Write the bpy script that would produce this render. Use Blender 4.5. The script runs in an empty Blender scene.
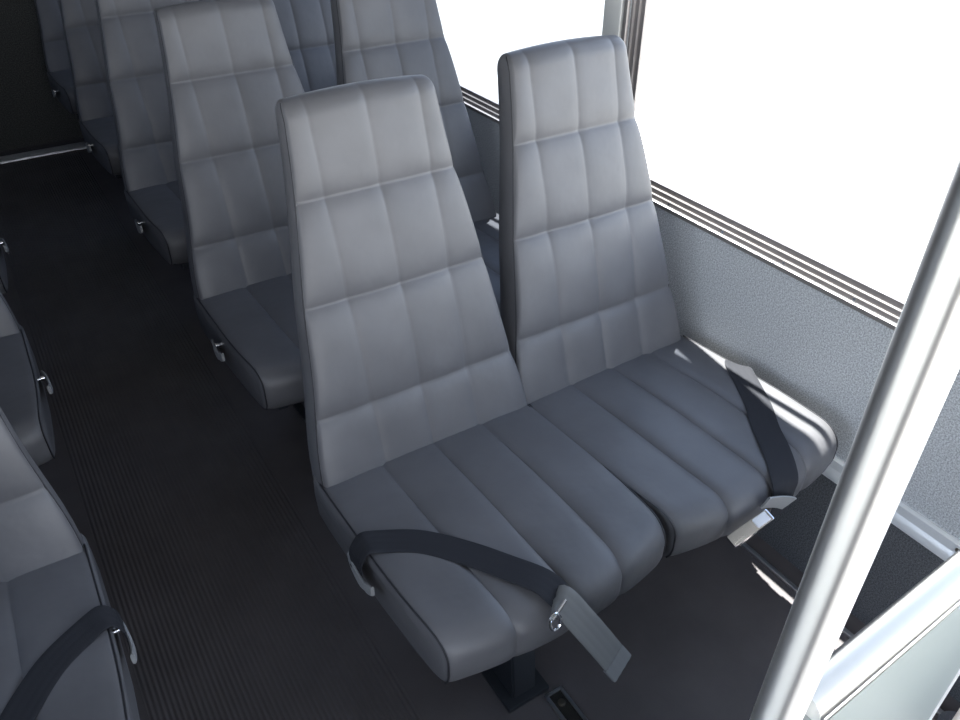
import bpy, bmesh, math, random
from mathutils import Vector, Matrix
random.seed(7)
S = bpy.context.scene
C = S.collection
PI = math.pi

# ------------------------------------------------------------------ materials
def mat(name, base, rough=.5, metal=0., spec=.5):
    m = bpy.data.materials.new(name); m.use_nodes = True
    b = m.node_tree.nodes['Principled BSDF']
    b.inputs['Base Color'].default_value = (*base, 1)
    b.inputs['Roughness'].default_value = rough
    b.inputs['Metallic'].default_value = metal
    b.inputs['Specular IOR Level'].default_value = spec
    return m, m.node_tree, b

def noise(nt, scale, detail=3, rough=.5, vec='Object', stretch=None):
    tc = nt.nodes.new('ShaderNodeTexCoord')
    n = nt.nodes.new('ShaderNodeTexNoise')
    n.inputs['Scale'].default_value = scale; n.inputs['Detail'].default_value = detail
    n.inputs['Roughness'].default_value = rough
    if stretch:
        mp = nt.nodes.new('ShaderNodeMapping'); mp.inputs['Scale'].default_value = stretch
        nt.links.new(tc.outputs[vec], mp.inputs['Vector']); nt.links.new(mp.outputs[0], n.inputs['Vector'])
    else:
        nt.links.new(tc.outputs[vec], n.inputs['Vector'])
    return n

def ramp(nt, src, c0, c1, p0=.3, p1=.7):
    r = nt.nodes.new('ShaderNodeValToRGB')
    r.color_ramp.elements[0].position = p0; r.color_ramp.elements[0].color = (*c0, 1)
    r.color_ramp.elements[1].position = p1; r.color_ramp.elements[1].color = (*c1, 1)
    nt.links.new(src, r.inputs[0]); return r

def bump(nt, b, src, strength, dist=.001, prev=None):
    u = nt.nodes.new('ShaderNodeBump'); u.inputs['Strength'].default_value = strength
    u.inputs['Distance'].default_value = dist
    nt.links.new(src, u.inputs['Height'])
    if prev: nt.links.new(prev.outputs[0], u.inputs['Normal'])
    nt.links.new(u.outputs[0], b.inputs['Normal']); return u

def m_vinyl():
    m, nt, b = mat('slate_vinyl', VINYL, .46, 0, .5)
    n = noise(nt, 9, 3)
    r = ramp(nt, n.outputs['Fac'], tuple(v*.9 for v in VINYL), tuple(v*1.1 for v in VINYL))
    nt.links.new(r.outputs[0], b.inputs['Base Color'])
    g = noise(nt, 900, 2); w = noise(nt, 22, 2)
    u = bump(nt, b, w.outputs['Fac'], .35, .004)
    bump(nt, b, g.outputs['Fac'], .12, .0006, u)
    return m
def m_carpet(name, c0, c1, scale=300):
    m, nt, b = mat(name, c0, .95, 0, .1)
    n = noise(nt, scale, 3, .7)
    r = ramp(nt, n.outputs['Fac'], c0, c1, .38, .62)
    nt.links.new(r.outputs[0], b.inputs['Base Color'])
    bump(nt, b, n.outputs['Fac'], .6, .003)
    return m
def m_web():
    m, nt, b = mat('black_webbing', (.024, .025, .030), .75, 0, .2)
    n = noise(nt, 500, 2, .5, 'Object')
    bump(nt, b, n.outputs['Fac'], .3, .0008)
    return m
def m_steel(name, base=(.82, .81, .77), rough=.28, stretch=(60, 60, 2)):
    m, nt, b = mat(name, base, rough, 1.)
    n = noise(nt, 12, 3, .6, 'Object', stretch)
    r = nt.nodes.new('ShaderNodeMapRange')
    r.inputs['To Min'].default_value = rough*.8; r.inputs['To Max'].default_value = rough*1.25
    nt.links.new(n.outputs['Fac'], r.inputs['Value']); nt.links.new(r.outputs[0], b.inputs['Roughness'])
    return m
def m_ribbed():
    m, nt, b = mat('ribbed_rubber', FLOORC, .62, 0, .35)
    tc = nt.nodes.new('ShaderNodeTexCoord'); sp = nt.nodes.new('ShaderNodeSeparateXYZ')
    nt.links.new(tc.outputs['Object'], sp.inputs[0])
    k = nt.nodes.new('ShaderNodeMath'); k.operation = 'MULTIPLY'; k.inputs[1].default_value = 2*PI/.0105
    s = nt.nodes.new('ShaderNodeMath'); s.operation = 'SINE'
    nt.links.new(sp.outputs[0], k.inputs[0]); nt.links.new(k.outputs[0], s.inputs[0])
    u = bump(nt, b, s.outputs[0], .8, .0014)
    n = noise(nt, 6, 4, .6)
    r = ramp(nt, n.outputs['Fac'], tuple(v*.88 for v in FLOORC), tuple(v*1.12 for v in FLOORC))
    nt.links.new(r.outputs[0], b.inputs['Base Color'])
    g = noise(nt, 260, 2); bump(nt, b, g.outputs['Fac'], .3, .0008, u)
    return m
def m_floor():
    m, nt, b = mat('smooth_black_floor', FLOORC, .55, 0, .35)
    n = noise(nt, 7, 4, .6)
    r = ramp(nt, n.outputs['Fac'], tuple(v*.88 for v in FLOORC), tuple(v*1.12 for v in FLOORC))
    nt.links.new(r.outputs[0], b.inputs['Base Color'])
    g = noise(nt, 180, 3); bump(nt, b, g.outputs['Fac'], .3, .001)
    return m
def m_glass(name, tint, rough=0.):
    m = bpy.data.materials.new(name); m.use_nodes = True; nt = m.node_tree
    nt.nodes.remove(nt.nodes['Principled BSDF'])
    out = nt.nodes['Material Output']
    t = nt.nodes.new('ShaderNodeBsdfTransparent'); t.inputs[0].default_value = (*tint, 1)
    g = nt.nodes.new('ShaderNodeBsdfGlossy'); g.inputs['Roughness'].default_value = .02
    mx = nt.nodes.new('ShaderNodeMixShader'); mx.inputs[0].default_value = .06
    nt.links.new(t.outputs[0], mx.inputs[1]); nt.links.new(g.outputs[0], mx.inputs[2])
    nt.links.new(mx.outputs[0], out.inputs[0]); return m

SKY = 8.0
VINYL = (.108, .107, .114)
FLOORC = (.105, .095, .097)
VIN = m_vinyl()
WEB = m_web()
SEAM = mat('dark_piping', (.018, .018, .022), .5)[0]
SEAMV = mat('vinyl_welt', (.055, .056, .066), .45)[0]
CARPET = m_carpet('grey_wall_carpet', (.33, .345, .36), (.68, .70, .72))
CARPETD = m_carpet('charcoal_wall_carpet', (.07, .073, .08), (.17, .175, .185), 300)
REARC = m_carpet('black_rear_carpet', (.05, .05, .048), (.12, .12, .112), 200)
def m_brushed(name, axis):
    m, nt, b = mat(name, (.93, .92, .89), .42, 1.)
    b.inputs['Anisotropic'].default_value = .9
    b.inputs['Anisotropic Rotation'].default_value = ANIR
    t = nt.nodes.new('ShaderNodeTangent'); t.direction_type = 'RADIAL'; t.axis = axis
    nt.links.new(t.outputs[0], b.inputs['Tangent']); return m
ANIR = .25
STEEL = m_brushed('brushed_stainless', 'Z')
STEELX = m_brushed('brushed_stainless_rail', 'X')
ALU = mat('satin_aluminium', (.72, .73, .75), .38, 1.)[0]
BRONZE = mat('grey_bronze_window_frame', (.28, .26, .255), .42, .5)[0]
POSTM = mat('pale_grey_post_paint', (.62, .63, .62), .5)[0]
PANELM = mat('pale_green_grey_laminate', (.37, .405, .38), .38)[0]
PANELB = mat('cast_fitting_grey', (.42, .45, .44), .4, .3)[0]
BLACKM = mat('black_powder_coat', (.022, .025, .030), .42)[0]
GREYP = mat('grey_plastic', (.27, .275, .28), .42)[0]
CHROME = mat('chrome', (.85, .86, .88), .13, 1.)[0]
CEIL = mat('grey_ceiling_liner', (.22, .22, .225), .8)[0]
DARKT = mat('track_slot', (.03, .028, .024), .5, .3)[0]
BRASS = mat('bolt_steel', (.45, .42, .36), .35, 1.)[0]
GL = m_glass('clear_pane', (.93, .95, .96))
GLT = m_glass('tinted_pane', (.30, .33, .37))
GLM = m_glass('lightly_tinted_pane', (.55, .58, .62))
RIB = m_ribbed(); FLO = m_floor()

# ------------------------------------------------------------------ mesh helpers
def obj(name, bm, m, parent=None, smooth=40, kind=None, label=None, recalc=True):
    if recalc: bmesh.ops.recalc_face_normals(bm, faces=bm.faces)
    me = bpy.data.meshes.new(name); bm.to_mesh(me); bm.free()
    for p in me.polygons: p.use_smooth = True
    me.set_sharp_from_angle(angle=math.radians(smooth))
    for x in (m if isinstance(m, (list, tuple)) else [m]): me.materials.append(x)
    o = bpy.data.objects.new(name, me); C.objects.link(o)
    if parent: o.parent = parent
    if kind: o['kind'] = kind
    if label: o['label'] = label
    return o
def tag(o, label, cat, group=None):
    o['label'] = label; o['category'] = cat
    if group: o['group'] = group
    return o
def thing(name, loc, label, cat, group=None):
    o = bpy.data.objects.new(name, None); C.objects.link(o); o.location = loc
    o.empty_display_size = .1
    return tag(o, label, cat, group)
def box(bm, x0, x1, y0, y1, z0, z1, bev=0., mi=0):
    a = bmesh.new()
    bmesh.ops.create_cube(a, size=1)
    for v in a.verts:
        v.co = Vector(((x0+x1)/2+v.co.x*(x1-x0), (y0+y1)/2+v.co.y*(y1-y0), (z0+z1)/2+v.co.z*(z1-z0)))
    if bev: bmesh.ops.bevel(a, geom=list(a.edges), offset=bev, segments=2, affect='EDGES', profile=.6)
    for f in a.faces: f.material_index = mi
    merge(bm, a)
def merge(bm, a):
    me = bpy.data.meshes.new('tmp'); a.to_mesh(me); a.free(); bm.from_mesh(me); bpy.data.meshes.remove(me)
def tube(bm, pts, r, n=10, cap=True, ry=None):
    """round (or elliptic) tube along a point list"""
    pts = [Vector(p) for p in pts]; rings = []
    up = Vector((0, 0, 1))
    t0 = (pts[1]-pts[0]).normalized()
    if abs(t0.dot(up)) > .9: up = Vector((0, 1, 0))
    a = t0.cross(up).normalized()
    for i, p in enumerate(pts):
        t = (pts[min(i+1, len(pts)-1)]-pts[max(i-1, 0)]).normalized()
        a = (a-t*a.dot(t)).normalized(); b = t.cross(a)
        rr = r[i] if isinstance(r, (list, tuple)) else r
        rings.append([bm.verts.new(p+a*rr*math.cos(2*PI*k/n)+b*(ry or rr)*math.sin(2*PI*k/n)) for k in range(n)])
    for r0, r1 in zip(rings, rings[1:]):
        for k in range(n): bm.faces.new((r0[k], r0[(k+1) % n], r1[(k+1) % n], r1[k]))
    if cap: bm.faces.new(rings[0]); bm.faces.new(rings[-1][::-1])
def cyl(bm, c, axis, r, h, n=20, bev=0):
    a = bmesh.new()
    bmesh.ops.create_cone(a, cap_ends=True, segments=n, radius1=r, radius2=r, depth=h)
    if bev:
        es = [e for e in a.edges if abs(e.verts[0].co.z-e.verts[1].co.z) < 1e-6]
        bmesh.ops.bevel(a, geom=es, offset=bev, segments=2, affect='EDGES')
    q = Vector((0, 0, 1)).rotation_difference(Vector(axis).normalized())
    for v in a.verts: v.co = q @ v.co + Vector(c)
    merge(bm, a)
def ribbon(bm, pts, wdir, w, th, edge=.0):
    """flat webbing: centre points, width directions, woven ridges along its length"""
    prof = []
    K = 12
    for k in range(K+1):
        u = -1+2*k/K; prof.append((u*w/2, th/2+(.0006 if k % 3 == 1 else 0)-(.0008 if k in (0, K) else 0)))
    for k in range(K, -1, -1):
        u = -1+2*k/K; prof.append((u*w/2, -th/2))
    rings = []
    P = [Vector(p) for p in pts]
    for i, p in enumerate(P):
        t = (P[min(i+1, len(P)-1)]-P[max(i-1, 0)]).normalized()
        wd = Vector(wdir[i]) if isinstance(wdir, list) else Vector(wdir)
        wd = (wd-t*wd.dot(t)).normalized(); nn = wd.cross(t).normalized()
        if nn.z < -0.2 or (abs(nn.z) <= .2 and nn.y > 0): nn = -nn
        rings.append([bm.verts.new(p+wd*a+nn*b) for a, b in prof])
    n = len(prof)
    for r0, r1 in zip(rings, rings[1:]):
        for k in range(n): bm.faces.new((r0[k], r0[(k+1) % n], r1[(k+1) % n], r1[k]))
    bm.faces.new(rings[0]); bm.faces.new(rings[-1][::-1])
def lerp(tab, x):
    if x <= tab[0][0]: return tab[0][1]
    for (a, b), (c, d) in zip(tab, tab[1:]):
        if x <= c:
            t = (x-a)/(c-a); t2 = t; return b+(d-b)*t2
    return tab[-1][1]
def catmull(pts, n=8):
    P = [Vector(p) for p in pts]; P = [2*P[0]-P[1]]+P+[2*P[-1]-P[-2]]; out = []
    for i in range(1, len(P)-2):
        for k in range(n):
            t = k/n
            out.append(.5*((2*P[i])+(-P[i-1]+P[i+1])*t+(2*P[i-1]-5*P[i]+4*P[i+1]-P[i+2])*t*t+(-P[i-1]+3*P[i]-3*P[i+1]+P[i+2])*t**3))
    out.append(P[-2]); return out

# ------------------------------------------------------------------ seats
HC = .448            # cushion height at its back edge
W = .465             # cushion width
PIT = .4615          # distance between the two places
SB = [.13, .335, .515]    # horizontal seams of the backrest (along it)
VX = .104                 # vertical seams of the backrest
STOP = .644
def clus(a, b, n):
    """stations from a to b, denser at both ends"""
    return [a+(b-a)*(.5-.5*math.cos(PI*i/n)) for i in range(n+1)]
HW = [(-.09, .224), (0, .229), (.07, .222), (.13, .211), (.19, .200), (.245, .193), (.29, .188), (.337, .182), (.42, .168), (.51, .153), (.58, .144), (.63, .139), (.652, .137), (.70, .130)]
def hw(s): return (lerp(HW, s-.02)+lerp(HW, s)+lerp(HW, s+.02))/3
A_ = Vector((0, .2023, .6534)).normalized()       # up along the backrest
N_ = Vector((0, -A_.z, A_.y))                      # out of its front face
def back_mesh(side):
    bm = bmesh.new()
    rows = []
    ss = clus(-.09, SB[0], 9)[:-1]+clus(SB[0], SB[1], 12)[:-1]+clus(SB[1], SB[2], 11)[:-1]
    k1 = clus(SB[2], STOP, 9)
    ss += k1
    rr = [(s, 0.) for s in ss]+[(STOP, PI/2*i/9) for i in range(1, 10)]
    T = .078
    for s, th in rr:
        sh = hw(s)
        if th: sh -= .011*(1-math.cos(th))**1.3
        else:
            sh -= 0
        vx = VX if sh > VX+.02 else sh-.02
        xs = clus(-sh, -vx, 7)[:-1]+clus(-vx, 0, 10)[:-1]+clus(0, vx, 10)[:-1]+clus(vx, sh, 7)
        tk = T*(1-.25*max(0, (s-.2)/.45)) if s > .2 else T
        front = []
        dsv = min([abs(s+.035*math.sin(th)-q) for q in SB])
        for x in xs:
            dx = min(abs(x+vx), abs(x), abs(x-vx))
            h = .0042*(1-math.exp(-dx/.009))+.0066*(1-math.exp(-dsv/.014))
            h += .006*(1-math.exp(-dsv/.06))
            e = (sh-abs(x))
            h -= .006*math.exp(-e/.010)                       # falls away to the welt
            h -= .006
            h += .004*math.exp(-((x/.10)**2))*(s > .1)
            h += .0012*math.sin(31*s+9*x+side)*math.sin(23*x+14*s)
            front.append((x, h))
        back = [(x, -tk-.010*(1-(x/sh)**2)) for x in (sh*.97, sh*.5, 0, -sh*.5, -sh*.97)]
        loop = front+[(sh+.0025, -.012), (sh+.0045, -.028), (sh+.004, -tk*.6), (sh+.001, -tk*.88)]+back+[(-sh-.001, -tk*.88), (-sh-.004, -tk*.6), (-sh-.0045, -.028), (-sh-.0025, -.012)]
        cc = math.cos(th); mid = -tk*.5
        so = s+.037*math.sin(th)
        ring = []
        for x, d in loop:
            dd = mid+(d-mid)*max(cc, .0) if th else d
            arch = .006*(1-(x/sh)**2)*max(0, (s-.55)/.1)
            p = A_*(so+arch)+N_*dd
            ring.append(bm.verts.new((side*x, p.y, p.z)))
        rows.append(ring)
    n = len(rows[0])
    for a, b in zip(rows, rows[1:]):
        for k in range(n): bm.faces.new((a[k], a[(k+1) % n], b[(k+1) % n], b[k]))
    bm.faces.new(rows[0][::-1])
    bmesh.ops.remove_doubles(bm, verts=bm.verts, dist=.0002)
    return bm
def back_pipe(side, sg):
    bm = bmesh.new()
    if 1:
        pts = []
        for i in range(40):
            s = -.02+(STOP+.02)*i/39; p = A_*s+N_*(-.0085); pts.append((side*sg*(hw(s)+.0012), p.y, p.z))
        for th in (.2, .45, .7, .95):
            s = STOP+.037*math.sin(th); mid = -.03; p = A_*s+N_*(mid+(-.0085-mid)*math.cos(th))
            pts.append((side*sg*(hw(STOP)+.0012-.011*(1-math.cos(th))**1.3), p.y, p.z))
        tube(bm, pts, .0017, 6)
    return bm
def cush_profile():
    """closed side outline, counter-clockwise from the back: (y, z, groove weight)"""
    top = []
    for i in range(12):
        y = .05-.435*i/11; top.append((y, HC+.070*(-y)+.002*math.sin(PI*i/11), 1))
    cy, cz, R = -.390, HC+.0275-.040, .040
    for i in range(1, 9):
        a = PI/2+PI/2*i/8; top.append((cy+R*math.cos(a)*1.1, cz+R*math.sin(a)*.98, 1))
    top += [(-.434, .410, 1), (-.431, .392, .8), (-.424, .378, .5), (-.410, .370, 0)]
    bot = [(-.36, .366, 0), (-.25, .360, 0), (-.12, .352, 0), (0, .345, 0), (.045, .350, 0), (.055, .40, 0)]
    return top+bot
def cush_mesh(side):
    bm = bmesh.new(); pr = cush_profile(); h = W/2
    g = .113
    xs = clus(-h, -g, 9)[:-1]+clus(-g, 0, 10)[:-1]+clus(0, g, 10)[:-1]+clus(g, h, 9)
    rings = []
    cyy, czz = -.2, .41
    for x in xs:
        dx = min(abs(x), abs(x-g), abs(x+g)); e = h-abs(x)
        gr = -.0062*math.exp(-dx/.009)+.0042
        ed = math.exp(-e/.005)
        ring = []
        for j, (y, z, w) in enumerate(pr):
            # outward direction
            a = pr[j-1]; b = pr[(j+1) % len(pr)]
            t = Vector((b[0]-a[0], b[1]-a[1])); nn = Vector((-t.y, t.x)); nn = Vector((t.y, -t.x)) if True else nn
            nn.normalize()
            if nn.dot(Vector((y-cyy, z-czz))) < 0: nn = -nn
            bow = .026*(1-(x/h)**2) if y < -.2 else 0
            fy = max(0, min(1, (-y-.2)/.23))
            off = gr*w*min(1, max(0, (.03-y)/.06)) if w else 0
            off -= .0035*ed*(1 if w else .3)
            crown = .006*(1-(x/h)**2)*w*(1-fy)
            ring.append(bm.verts.new((side*x*(1-.062*fy*fy), y+nn.x*off-bow*fy, z+nn.y*off+crown)))
        rings.append(ring)
    n = len(pr)
    for a, b in zip(rings, rings[1:]):
        for k in range(n): bm.faces.new((a[k], a[(k+1) % n], b[(k+1) % n], b[k]))
    # side panels: slight bulge
    for ring, sg in ((rings[0], -1), (rings[-1], 1)):
        inner = []
        c = Vector((0, 0, 0))
        for v in ring: c += v.co
        c /= n
        for v in ring:
            p = v.co.copy(); d = c-p; d.x = 0; L = d.length
            p += d*min(.35, .014/L if L else 0); p.x += side*sg*.005; inner.append(bm.verts.new(p))
        for k in range(n): bm.faces.new((ring[k], ring[(k+1) % n], inner[(k+1) % n], inner[k]))
        bm.faces.new(inner)
    return bm
def cush_pipe(side, sg):
    bm = bmesh.new(); pr = [q for q in cush_profile() if q[2] > 0][1:]
    if 1:
        tube(bm, [(side*sg*(W/2+.0008)*(1-.062*max(0, min(1, (-y-.2)/.23))**2), y-(.001 if y < -.38 else 0), z+.0004) for y, z, w in pr], .0018, 6)
    return bm
def track_ped(side):
    bm = bmesh.new()
    # tapering pedestal plate with front and rear flanges, welded to a foot
    x0, x1 = .205, .262
    vs = []
    for x in (x0, x1):
        for (y, z) in ((-.33, .012), (.02, .012), (-.03, .34), (-.30, .34)):
            vs.append(bm.verts.new((side*x, y, z)))
    for f in ((0, 1, 2, 3), (4, 5, 6, 7), (0, 1, 5, 4), (1, 2, 6, 5), (2, 3, 7, 6), (3, 0, 4, 7)):
        bm.faces.new([vs[i] for i in f])
    bmesh.ops.bevel(bm, geom=list(bm.edges), offset=.004, segments=2, affect='EDGES')
    return bm

def make_pair(side, loc, label, group):
    root = thing('double_bus_seat', loc, label, 'bus seat', group)
    for i in range(2):
        cx = side*(W/2-.0125+PIT*i)
        c = obj('seat_cushion', cush_mesh(side), VIN, root, 60); c.location = (cx, 0, 0)
        for sg in (-1, 1): obj('piping', cush_pipe(side, sg), SEAM, c)
        b = obj('backrest', back_mesh(side), VIN, root, 60); b.location = (cx, -.004, HC)
        if i: b.location.y = .004; b.location.z += .009; b.location.x -= side*.015
        for sg in (-1, 1): obj('piping', back_pipe(side, sg), SEAM, b)
    # frame under the cushions
    bm = bmesh.new()
    for y in (-.30, -.03):
        box(bm, *sorted((side*.02, side*.915)), y-.017, y+.017, .318, .350, .004)
    for x in (.05, .42, .50, .87):
        box(bm, *sorted((side*(x-.012), side*(x+.012))), -.38, .06, .326, .348, .003)
    obj('seat_frame', bm, BLACKM, root)
    obj('pedestal', track_ped(side), BLACKM, root)
    bm = bmesh.new()
    box(bm, *sorted((side*.185, side*.285)), -.345, .035, 0.0, .014, .004)
    obj('foot_plate', bm, BLACKM, root)
    bm = bmesh.new()    # wall side leg, foot on the wall side track
    box(bm, *sorted((side*.905, side*.925)), -.20, -.02, .014, .335, .004)
    box(bm, *sorted((side*.885, side*.935)), -.24, .02, 0.008, .018, .003)
    obj('wall_side_leg', bm, BLACKM, root)
    # hinge between cushion and back at aisle side
    bm = bmesh.new()
    box(bm, *sorted((side*.010, side*.020)), -.02, .07, .33, .43, .004)
    obj('back_hinge', bm, BLACKM, root)
    # recline lever: slim paddle on a pivot, aisle side
    bm = bmesh.new()
    pts = catmull([(side*-.026, -.135, .4), (side*-.031, -.165, .404), (side*-.034, -.20, .407), (side*-.033, -.228, .416), (side*-.031, -.243, .424)], 5)
    rings = []
    for k, p in enumerate(pts):
        u = k/(len(pts)-1); hh = .0175*(1-.25*u)*(.55+.45*math.sin(PI*min(1, .12+u*1.2)) if u < .7 else .9); rr = []
        for a in range(12):
            an = 2*PI*a/12; rr.append(bm.verts.new((p.x+.0032*math.copysign(abs(math.cos(an))**.6, math.cos(an)), p.y, p.z+hh*math.copysign(abs(math.sin(an))**.6, math.sin(an)))))
        rings.append(rr)
    for a, b in zip(rings, rings[1:]):
        for k in range(12): bm.faces.new((a[k], a[(k+1) % 12], b[(k+1) % 12], b[k]))
    bm.faces.new(rings[0]); bm.faces.new(rings[-1][::-1])
    lv = obj('recline_lever', bm, GREYP, root)
    bm = bmesh.new(); cyl(bm, (side*-.021, -.162, .408), (1, 0, 0), .0055, .026, 14, .001)
    obj('pivot_bolt', bm, CHROME, lv)
    return root

def copy_tree(root, loc, label, group, skip=()):
    r = root.copy(); C.objects.link(r); r.location = loc; r['label'] = label; r['group'] = group
    for ch in list(root.children):
        if ch.name.split('.')[0] in skip: continue
        c = ch.copy(); C.objects.link(c); c.parent = r
        for g in list(ch.children):
            d = g.copy(); C.objects.link(d); d.parent = c
    return r

RP = .788
GR = 'double seats right of the aisle, along the windows'
GL_ = 'double seats left of the aisle'
seatR = make_pair(1, (0, 0, 0), 'nearest grey vinyl double seat, beside the big window, two lap belts lying on its cushions', GR)
seatL = make_pair(-1, (-.425, .083, 0), 'grey vinyl double seat across the aisle, lowest at the left edge, belt over its cushion', GL_)
labR = ['grey vinyl double seat directly behind the nearest pair, its aisle backrest seen whole',
        'grey vinyl double seat third from the front beside the windows, cut by the top edge',
        'grey vinyl double seat fourth from the front, a narrow strip seen past the third',
        'hindmost grey vinyl double seat right of the aisle, faint sliver against dark rear wall']
for i, l in enumerate(labR): copy_tree(seatR, (0, RP*(i+1), 0), l, GR)
copy_tree(seatL, (-.425, .083-RP, 0), 'added grey vinyl double seat out of frame left, shading the row behind it', GL_)  # unseen extra seat, added to keep front light off the left row behind
labL = ['grey vinyl double seat across the aisle, second up the left edge, with pale lever',
        'topmost grey vinyl double seat at the left edge, only a sliver in view']
for i, l in enumerate(labL): copy_tree(seatL, (-.425, .083+RP*(i+1), 0), l, GL_)

# ---- lap belts of the near seats (parts of their seat)
def zt(y): return HC+.070*(-y)+.0085          # just above the cushion top
def belt_A(root, side, x_off=0.):
    """webbing from the aisle side over the cushion to the front edge"""
    X = lambda x: side*x
    bm = bmesh.new()
    pts = [(-.030, -.178, .392), (-.031, -.178, .425), (-.027, -.180, .452), (-.012, -.184, zt(-.19)+.004), (.02, -.197, zt(-.2)+.002),
           (.07, -.232, zt(-.25)), (.12, -.295, zt(-.31)-.001), (.155, -.355, zt(-.36)+.001), (.185, -.412, zt(-.41)+.003), (.197, -.446, zt(-.41)-.006), (.206, -.470, zt(-.41)-.030)]
    wd = [(0, 1, 0), (0, 1, 0), (.05, 1, 0), (.15, 1, 0), (.35, 1, 0), (.62, .8, 0), (.82, .56, 0), (.86, .5, 0), (.84, .54, 0), (.82, .5, .1), (.82, .45, .2)]
    P = catmull([(X(x), y, z) for x, y, z in pts], 6); Wd = catmull([(X(a), b, c) for a, b, c in wd], 6)
    ribbon(bm, P, [tuple(w) for w in Wd], .050, .0018)
    b = obj('lap_belt', bm, WEB, root, 50)
    return b
bA = belt_A(seatR, 1)
bL = belt_A(seatL, -1)
# chrome latch tongue and stiff strap end hanging off the front edge
bm = bmesh.new()
e0 = Vector((.192, -.462, .484)); e1 = Vector((.262, -.540, .352))
P = catmull([(.180, -.452, .478), tuple(e0), (.215, -.489, .445), (.24, -.515, .397), tuple(e1)], 6)
ribbon(bm, P, (.86, .32, .30), .050, .0045)
s = obj('strap_end', bm, mat('worn_grey_webbing', (.14, .143, .143), .5)[0], bA, 50, label='stiff paler grey strap end hanging off the front edge')
bm = bmesh.new()
P = [e1+(e0-e1)*t for t in (.16, .0)]
ribbon(bm, [tuple(v) for v in P], (.86, .32, .30), .052, .0075)
obj('stitched_hem', bm, mat('grey_hem', (.17, .175, .18), .42)[0], bA, 50)
bm = bmesh.new()
c0 = Vector((.163, -.478, .478))
pts = [c0+Vector((.010*math.cos(a), .004*math.sin(a)-.003, .014*math.sin(a))) for a in [2*PI*k/16 for k in range(17)]]
tube(bm, [tuple(p) for p in pts], .0026, 8, False)
tube(bm, [tuple(c0+Vector((-.006, -.003, .008))), tuple(c0+Vector((.03, .012, .014)))], .003, 8)
obj('latch_tongue', bm, CHROME, bA, label='small chrome latch ring at the front edge')
# window seat belt with buckle
bm = bmesh.new()
pts = [(.9265, -.150, .405), (.928, -.150, .436), (.924, -.151, .456), (.908, -.162, zt(-.16)+.001), (.875, -.215, zt(-.21)+.001), (.832, -.283, zt(-.28)+.0005), (.785, -.343, zt(-.34)), (.75, -.395, zt(-.39)+.001), (.724, -.436, .479), (.704, -.463, .466), (.694, -.475, .437), (.688, -.477, .405)]
wd = [(0, -1, 0), (0, -1, 0), (.2, -1, 0), (.55, -.83, 0), (.78, -.62, 0), (.82, -.56, 0), (.85, -.5, 0), (.9, -.4, 0), (.95, -.25, 0), (1, -.1, 0), (1, 0, 0), (1, .0, 0)]
P = catmull(pts, 6); Wd = catmull(wd, 6)
ribbon(bm, P, [tuple(w) for w in Wd], .056, .0018)
bB = obj('lap_belt', bm, WEB, seatR, 50)
bm = bmesh.new()
P = catmull([(.640, -.474, .462), (.660, -.479, .458), (.682, -.482, .448), (.704, -.482, .432)], 5)
ribbon(bm, P, (0, -.25, .97), .034, .004)
obj('webbing_loop', bm, GREYP, bB, 50)
# buckle: shell + bright push button
def obox(name, c, ax, ay, az, sx, sy, sz, bev, m, par, label=None):
    bm = bmesh.new(); box(bm, -sx/2, sx/2, -sy/2, sy/2, -sz/2, sz/2, bev)
    ax = Vector(ax).normalized(); ay = Vector(ay); ay = (ay-ax*ay.dot(ax)).normalized(); az = ax.cross(ay)
    for v in bm.verts: v.co = Vector(c)+ax*v.co.x+ay*v.co.y+az*v.co.z
    return obj(name, bm, m, par, label=label)
bx = Vector((.093, -.010, .037)).normalized()
bc = Vector((.594, -.488, .434)); bz = bx.cross(Vector((0, 1, .25))).normalized()
bk = obox('buckle', bc, bx, (0, 1, .25), None, .090, .024, .016, .004, CHROME, bB, 'chrome buckle hanging at the front edge')
obox('push_button', bc+bx*.024+bz*.0075, bx, (0, 1, .25), None, .028, .018, .008, .002, mat('pale_button', (.75, .76, .80), .3)[0], bB, 'pale rectangular push button')

# ------------------------------------------------------------------ the bus body (setting)
XR, XL = .98, -1.40
YF, YB = -2.55, 3.56
ZC = 2.12
HEAD = 1.86
def plate_with_holes(xa, xb, holes, z0, z1, y0, y1):
    """wall slab in the YZ plane between xa and xb with rounded window holes"""
    bm = bmesh.new()
    outer = [(y0, z0), (y1, z0), (y1, z1), (y0, z1)]
    def loop(pts):
        vs = [bm.verts.new((xa, y, z)) for y, z in pts]
        return [bm.edges.new((vs[i], vs[(i+1) % len(vs)])) for i in range(len(vs))]
    es = loop(outer)
    for h in holes: es += loop(h)
    r = bmesh.ops.triangle_fill(bm, use_beauty=True, edges=es)
    fs = [f for f in bm.faces]
    ex = bmesh.ops.extrude_face_region(bm, geom=fs)
    for g in ex['geom']:
        if isinstance(g, bmesh.types.BMVert): g.co.x = xb
    return bm
def rrect(y0, y1, z0, z1, r, n=8):
    pts = []
    for cx, cz, a0 in ((y1-r, z1-r, 0), (y0+r, z1-r, PI/2), (y0+r, z0+r, PI), (y1-r, z0+r, 1.5*PI)):
        for k in range(n+1):
            a = a0+PI/2*k/n; pts.append((cx+r*math.cos(a), cz+r*math.sin(a)))
    return pts
WR = [(-1.30, .352), (.462, 1.93), (2.06, 3.40)]
WZ0 = .718
ws = [rrect(a-.03, b+.03, WZ0-.018, HEAD, .06) for a, b in WR]
ws.append(rrect(-2.42, -1.50, .04, 1.92, .05))
bm = plate_with_holes(XR, XR+.022, ws, -.02, ZC, YF, YB)
obj('wall_right', bm, CARPET, kind='structure', smooth=30)
WL = [(-1.75, .1), (.25, 1.65), (1.8, 3.2)]
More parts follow.
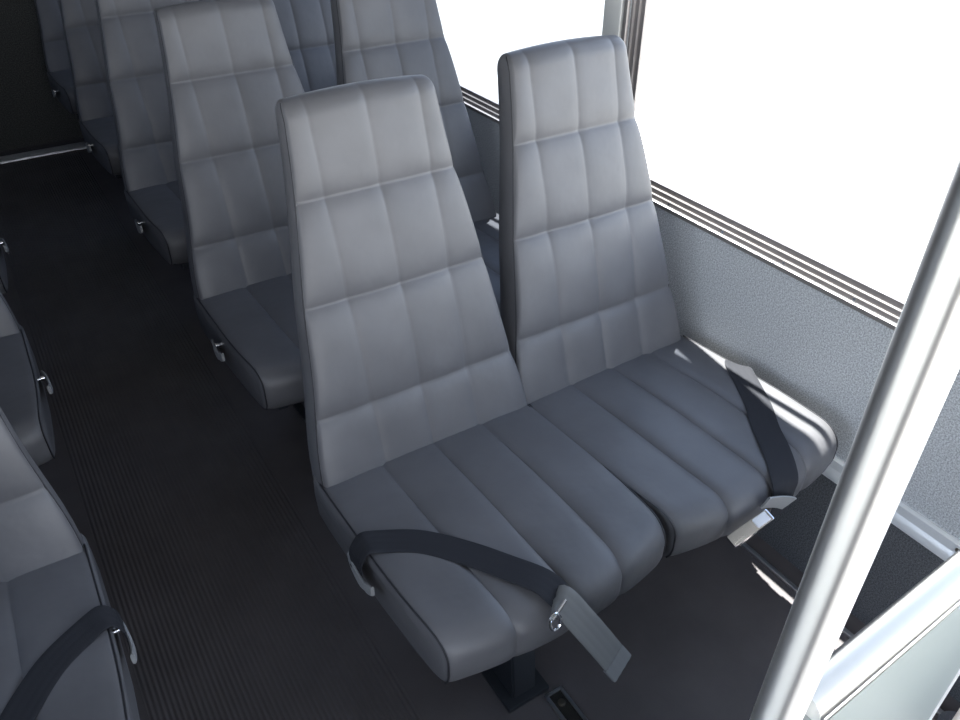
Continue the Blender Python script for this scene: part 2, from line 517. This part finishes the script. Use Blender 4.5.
bm = plate_with_holes(XL, XL-.03, [rrect(a, b, .78, 1.72, .05) for a, b in WL], -.02, ZC, YF, YB)
obj('wall_left', bm, CARPETD, kind='structure', smooth=30)
def frame_sweep(loop_fn, prof, m, name, parent=None, kind=None):
    """sweep a (x, inset) profile round a rounded rectangle"""
    bm = bmesh.new(); rings = []
    for x, ins in prof: rings.append([bm.verts.new((x, y, z)) for y, z in loop_fn(ins)])
    n = len(rings[0]); R = len(rings)
    for i in range(R):
        a, b = rings[i], rings[(i+1) % R]
        for k in range(n): bm.faces.new((a[k], a[(k+1) % n], b[(k+1) % n], b[k]))
    return obj(name, bm, m, parent, kind=kind, smooth=30)
nwin = 0
for a, b in WR:
    nwin += 1
    def lp(ins, a=a, b=b): return rrect(a-.045+ins, b+.045-ins, WZ0-.030+ins, HEAD+.02-ins, max(.09-ins, .02))
    # stepped aluminium profile: lip on the wall, channel, ridge, channel, ridge, glazing bead
    prof = [(XR, 0), (XR-.007, 0), (XR-.0075, .0015), (XR-.0065, .0095), (XR-.004, .0105), (XR-.0005, .0105), (XR+.0005, .0115), (XR+.001, .0205),
            (XR+.002, .0215), (XR+.0055, .0215), (XR+.0065, .0225), (XR+.007, .0325), (XR+.008, .0335), (XR+.0115, .0335), (XR+.0125, .0345), (XR+.0135, .046), (XR+.020, .046), (XR+.020, .0)]
    w = frame_sweep(lp, prof, BRONZE, 'window_%d' % nwin, kind='structure')
    bm = bmesh.new()
    for y0 in [a+.12+.17*k for k in range(int((b-a)/.17))]:
        cyl(bm, (XR+.0012, y0, WZ0-.030+.0160), (-1, 0, .15), .0032, .003, 10)
    obj('screw', bm, CHROME, w)
    bm = bmesh.new(); box(bm, XR+.017, XR+.019, a-.004, b+.004, WZ0+.012, HEAD-.022)
    obj('pane', bm, GL if nwin == 1 else GLM, w)
    bm = bmesh.new(); box(bm, XR+.002, XR+.016, a+.003, b-.003, 1.44, 1.475, .002); obj('transom', bm, BRONZE, w)
nwin = 3
for a, b in WL:
    nwin += 1
    def lp(ins, a=a, b=b): return rrect(a-.02+ins, b+.02-ins, .76+ins, 1.74-ins, max(.07-ins, .02))
    prof = [(XL, 0), (XL+.008, 0), (XL+.008, .012), (XL, .02), (XL-.012, .03), (XL-.024, .03), (XL-.024, 0)]
    w = frame_sweep(lp, prof, BRONZE, 'window_%d' % nwin, kind='structure')
    bm = bmesh.new(); box(bm, XL-.018, XL-.014, a, b, .78, 1.72); obj('pane', bm, GL if nwin == 4 else GLT, w)
# painted post facings between the windows
for k, (y0, y1) in enumerate(((.403, .462), (1.965, 2.025))):
    bm = bmesh.new(); box(bm, XR-.012, XR+.018, y0, y1, .72, ZC-.05, .004)
    obj('trim_%d' % (k+1), bm, POSTM, kind='structure')
# lower wall: darker carpet below an aluminium cap strip
bm = bmesh.new(); box(bm, XR-.010, XR, -1.45, YB, 0, .318); obj('wall_right_lower', bm, CARPETD, kind='structure')
# entrance door, glazed nearly to the floor, in front of the partition
bm = bmesh.new()
for y0, y1 in ((-2.42, -2.37), (-1.985, -1.935), (-1.55, -1.50)): box(bm, XR+.002, XR+.020, y0, y1, .04, 1.92, .003)
for z0, z1 in ((.04, .12), (1.86, 1.92)): box(bm, XR+.003, XR+.019, -2.42, -1.50, z0, z1, .003)
dr = obj('door_1', bm, ALU, kind='structure')
for y0, y1 in ((-2.375, -1.98), (-1.94, -1.545)):
    bm = bmesh.new(); box(bm, XR+.009, XR+.012, y0, y1, .11, 1.87); obj('pane', bm, GL, dr)
bm = bmesh.new()
pr = [(0, .326), (0, .350), (-.006, .351), (-.012, .347), (-.013, .328), (-.017, .322), (-.021, .312), (-.020, .303), (-.014, .297), (-.011, .296), (-.010, .318)]
ra = [bm.verts.new((XR+x, -1.45, z)) for x, z in pr]; rb = [bm.verts.new((XR+x, YB-.01, z)) for x, z in pr]
for i in range(len(pr)): bm.faces.new((ra[i], ra[(i+1) % len(pr)], rb[(i+1) % len(pr)], rb[i]))
bm.faces.new(ra); bm.faces.new(rb[::-1])
t = obj('trim_3', bm, mat('pale_satin_trim', (.80, .82, .84), .35, .25)[0], kind='structure', smooth=30)
bm = bmesh.new()
for y0 in [-1.325+.215*k for k in range(22)]: cyl(bm, (XR-.0135, y0-.005, .338), (-1, 0, .1), .0042, .004, 10, .001)
obj('screw', bm, BRASS, t)
# floor
bm = bmesh.new(); box(bm, XL-.03, -.425, YF, YB, -.04, 0); box(bm, .035, XR+.03, YF, YB, -.04, 0)
obj('floor', bm, FLO, kind='structure')
bm = bmesh.new(); box(bm, -.425, .035, YF, YB, -.04, .002, 0)
obj('floor_aisle', bm, RIB, kind='structure')
bm = bmesh.new()
box(bm, XL, XR-.010, 3.375, 3.475, .0, .006, .002)
for k in range(9): box(bm, XL, XR-.010, 3.382+.010*k, 3.386+.010*k, .005, .009)
obj('trim_4', bm, ALU, kind='structure')
bm = bmesh.new(); box(bm, XL-.03, XR+.03, YB, YB+.04, -.04, ZC); obj('wall_back', bm, REARC, kind='structure')
bm = bmesh.new(); box(bm, XL-.03, XR+.03, YF-.04, YB+.04, ZC, ZC+.04); obj('ceiling', bm, CEIL, kind='structure')
# front bulkhead with windscreen opening
bm = bmesh.new()
box(bm, XL-.03, XR+.03, YF-.04, YF, -.04, .55); box(bm, XL-.03, XR+.03, YF-.04, YF, 1.9, ZC)
for x in (XL-.03, -.25, XR-.05): box(bm, x, x+.08, YF-.04, YF, .55, 1.9)
obj('wall_front', bm, CARPETD, kind='structure')

# seat tracks let into the floor
def track(name, x0, x1, y0, y1, label):
    root = thing(name, ((x0+x1)/2, (y0+y1)/2, 0), label, 'seat track')
    L = (y1-y0)/2; w = (x1-x0)/2
    bm = bmesh.new()
    box(bm, -w, -w+.007, -L, L, -.002, .006, .001); box(bm, w-.007, w, -L, L, -.002, .006, .001); box(bm, -w, w, L-.006, L, -.002, .006, .001)
    obj('rail', bm, ALU, root)
    bm = bmesh.new(); box(bm, -w+.006, w-.006, -L+.002, L-.004, -.003, .002); obj('slot', bm, DARKT, root)
    k = 0; y = L-.03
    while y > -L+.04 and k < 12:
        bm = bmesh.new(); cyl(bm, (0, y, .004), (0, 0, 1), .008, .007, 12, .0015); obj('bolt', bm, BRASS, root); y -= .055; k += 1
    return root
track('seat_track', .266, .309, -1.05, -.352, 'short metal channel with bolts in the floor below the nearest cushion')
bm = bmesh.new(); box(bm, .909, .921, -1.3, 3.3, .0, .008, .002)
tag(obj('floor_rail', bm, ALU), 'thin aluminium strip along the floor beside the window wall', 'floor rail')

# ------------------------------------------------------------------ stanchion, rail, partition
PX, PY = .055, -.876
bm = bmesh.new(); tube(bm, [(0, 0, .01), (0, 0, 1.0), (0, 0, ZC-.01)], .0175, 40)
st = thing('stanchion_pole', (PX, PY, 0), 'thick upright brushed stainless pole in the right foreground', 'pole')
obj('pole', bm, STEEL, st)
for z0, z1 in ((0, .014), (ZC-.014, ZC)):
    bm = bmesh.new(); cyl(bm, (0, 0, (z0+z1)/2), (0, 0, 1), .045, .014, 32, .003); obj('flange', bm, CHROME, st)
YAW = .035
rl = thing('grab_rail', (PX+.445*math.cos(YAW), PY+.445*math.sin(YAW), .861), 'horizontal stainless grab rail running from the pole above the pale partition', 'rail')
bm = bmesh.new(); tube(bm, [(.098-.5, 0, .012), (.3-.5, 0, .012), (.82-.5, 0, .012)]+[(.82-.5+.09*math.sin(a), 0, .012-.09*(1-math.cos(a))) for a in [PI/2*k/10 for k in range(1, 11)]]+[(.91-.5, 0, -.5), (.91-.5, 0, -.860)], .0168, 36)
obj('tube', bm, STEELX, rl); rl.rotation_euler.z = YAW
bm = bmesh.new()
ra = []
for q in range(36):
    an = 2*PI*q/36; ra.append([bm.verts.new((PX-.5+rr*math.cos(an), rr*math.sin(an), z)) for rr, z in ((.0182, -.056), (.026, -.056), (.029, -.051), (.029, -.036), (.025, -.031), (.0182, -.031))])
for q in range(36):
    a, b = ra[q], ra[(q+1) % 36]
    for k in range(6): bm.faces.new((a[k], a[(k+1) % 6], b[(k+1) % 6], b[k]))
box(bm, PX-.5+.026, .116-.5, -.015, .015, -.055, .006, .004)
obj('clamp', bm, PANELB, rl, label='pale grey cast clamp round the pole')
bm = bmesh.new(); cyl(bm, (.91-.5, 0, -.855), (0, 0, 1), .038, .012, 28, .003); obj('floor_flange', bm, CHROME, rl)
pn = thing('partition_panel', (PX+.275*math.cos(YAW), PY+.275*math.sin(YAW), .1), 'pale grey-green laminate partition panel under the grab rail', 'partition')
bm = bmesh.new(); box(bm, .085-.33, .560-.33, -.006, .006, 0, .703, .001); obj('board', bm, PANELM, pn); pn.rotation_euler.z = YAW
bm = bmesh.new(); tube(bm, [(.118-.33, 0, .710), (.3-.33, 0, .710), (.563-.33, 0, .710)], .0072, 14); obj('top_edging', bm, STEELX, pn)
bm = bmesh.new(); tube(bm, [(.564-.33, 0, -.1), (.564-.33, 0, .3), (.564-.33, 0, .718)], .0085, 14); obj('side_edging', bm, STEEL, pn)
for x in (.09, .50):
    bm = bmesh.new(); box(bm, x-.33-.012, x-.33+.012, -.010, .010, -.1, .0, .002); obj('foot', bm, BLACKM, pn)

# ------------------------------------------------------------------ light
w = bpy.data.worlds.new('sky'); S.world = w; w.use_nodes = True
nt = w.node_tree; bg = nt.nodes['Background']; bg.inputs[1].default_value = SKY
tc = nt.nodes.new('ShaderNodeTexCoord'); sp = nt.nodes.new('ShaderNodeSeparateXYZ'); mr = nt.nodes.new('ShaderNodeMapRange')
mr.inputs['From Min'].default_value = -1; mr.inputs['From Max'].default_value = 1
nt.links.new(tc.outputs['Generated'], sp.inputs[0]); nt.links.new(sp.outputs[2], mr.inputs['Value'])
rp = nt.nodes.new('ShaderNodeValToRGB'); nt.links.new(mr.outputs[0], rp.inputs[0]); nt.links.new(rp.outputs[0], bg.inputs[0])
e = rp.color_ramp.elements
e[0].position = 0; e[0].color = (.55, .52, .47, 1)
e[1].position = 1; e[1].color = (.10, .13, .20, 1)
for p, c in ((.46, (.70, .68, .64, 1)), (.52, (1, .99, .96, 1)), (.60, (.78, .83, .92, 1)), (.74, (.26, .33, .46, 1))):
    k = e.new(p); k.color = c
sun = bpy.data.lights.new('sun', 'SUN'); sun.energy = 36; sun.angle = .009; sun.color = (1, .97, .91)
so = bpy.data.objects.new('sun', sun); C.objects.link(so)
so.rotation_euler = Vector((-.12, -.50, -1)).to_track_quat('-Z', 'Y').to_euler()
def portal(loc, rot, sx, sy):
    l = bpy.data.lights.new('portal', 'AREA'); l.shape = 'RECTANGLE'; l.size = sx; l.size_y = sy; l.cycles.is_portal = True
    o = bpy.data.objects.new('portal', l); C.objects.link(o); o.location = loc; o.rotation_euler = rot
for a, b in WR: portal((XR+.04, (a+b)/2, (WZ0+HEAD)/2), (0, PI/2, 0), HEAD-WZ0, b-a)
for a, b in WL: portal((XL-.04, (a+b)/2, 1.25), (0, -PI/2, 0), .95, b-a)
portal(((XL+XR)/2, YF-.06, 1.225), (PI/2, 0, 0), XR-XL, 1.35)
portal((XR+.04, -1.96, .98), (0, PI/2, 0), 1.88, .92)

# ------------------------------------------------------------------ camera
R = [[0.84347073, -0.53717213, 0.00179847], [-0.31316608, -0.49444985, -0.81083065], [0.43644488, 0.6833487, -0.58527807]]
cam = bpy.data.cameras.new('camera'); co = bpy.data.objects.new('camera', cam); C.objects.link(co)
M = Matrix(((R[0][0], -R[1][0], -R[2][0], -.3278), (R[0][1], -R[1][1], -R[2][1], -1.0358), (R[0][2], -R[1][2], -R[2][2], 1.4947), (0, 0, 0, 1)))
co.matrix_world = M
cam.sensor_width = 36; cam.lens = 784.835/960*36; cam.clip_start = .02
S.camera = co
S.view_settings.view_transform = 'Standard'; S.view_settings.look = 'None'
S.view_settings.gamma = 1; S.view_settings.use_curve_mapping = False
S.view_settings.exposure = 0.0
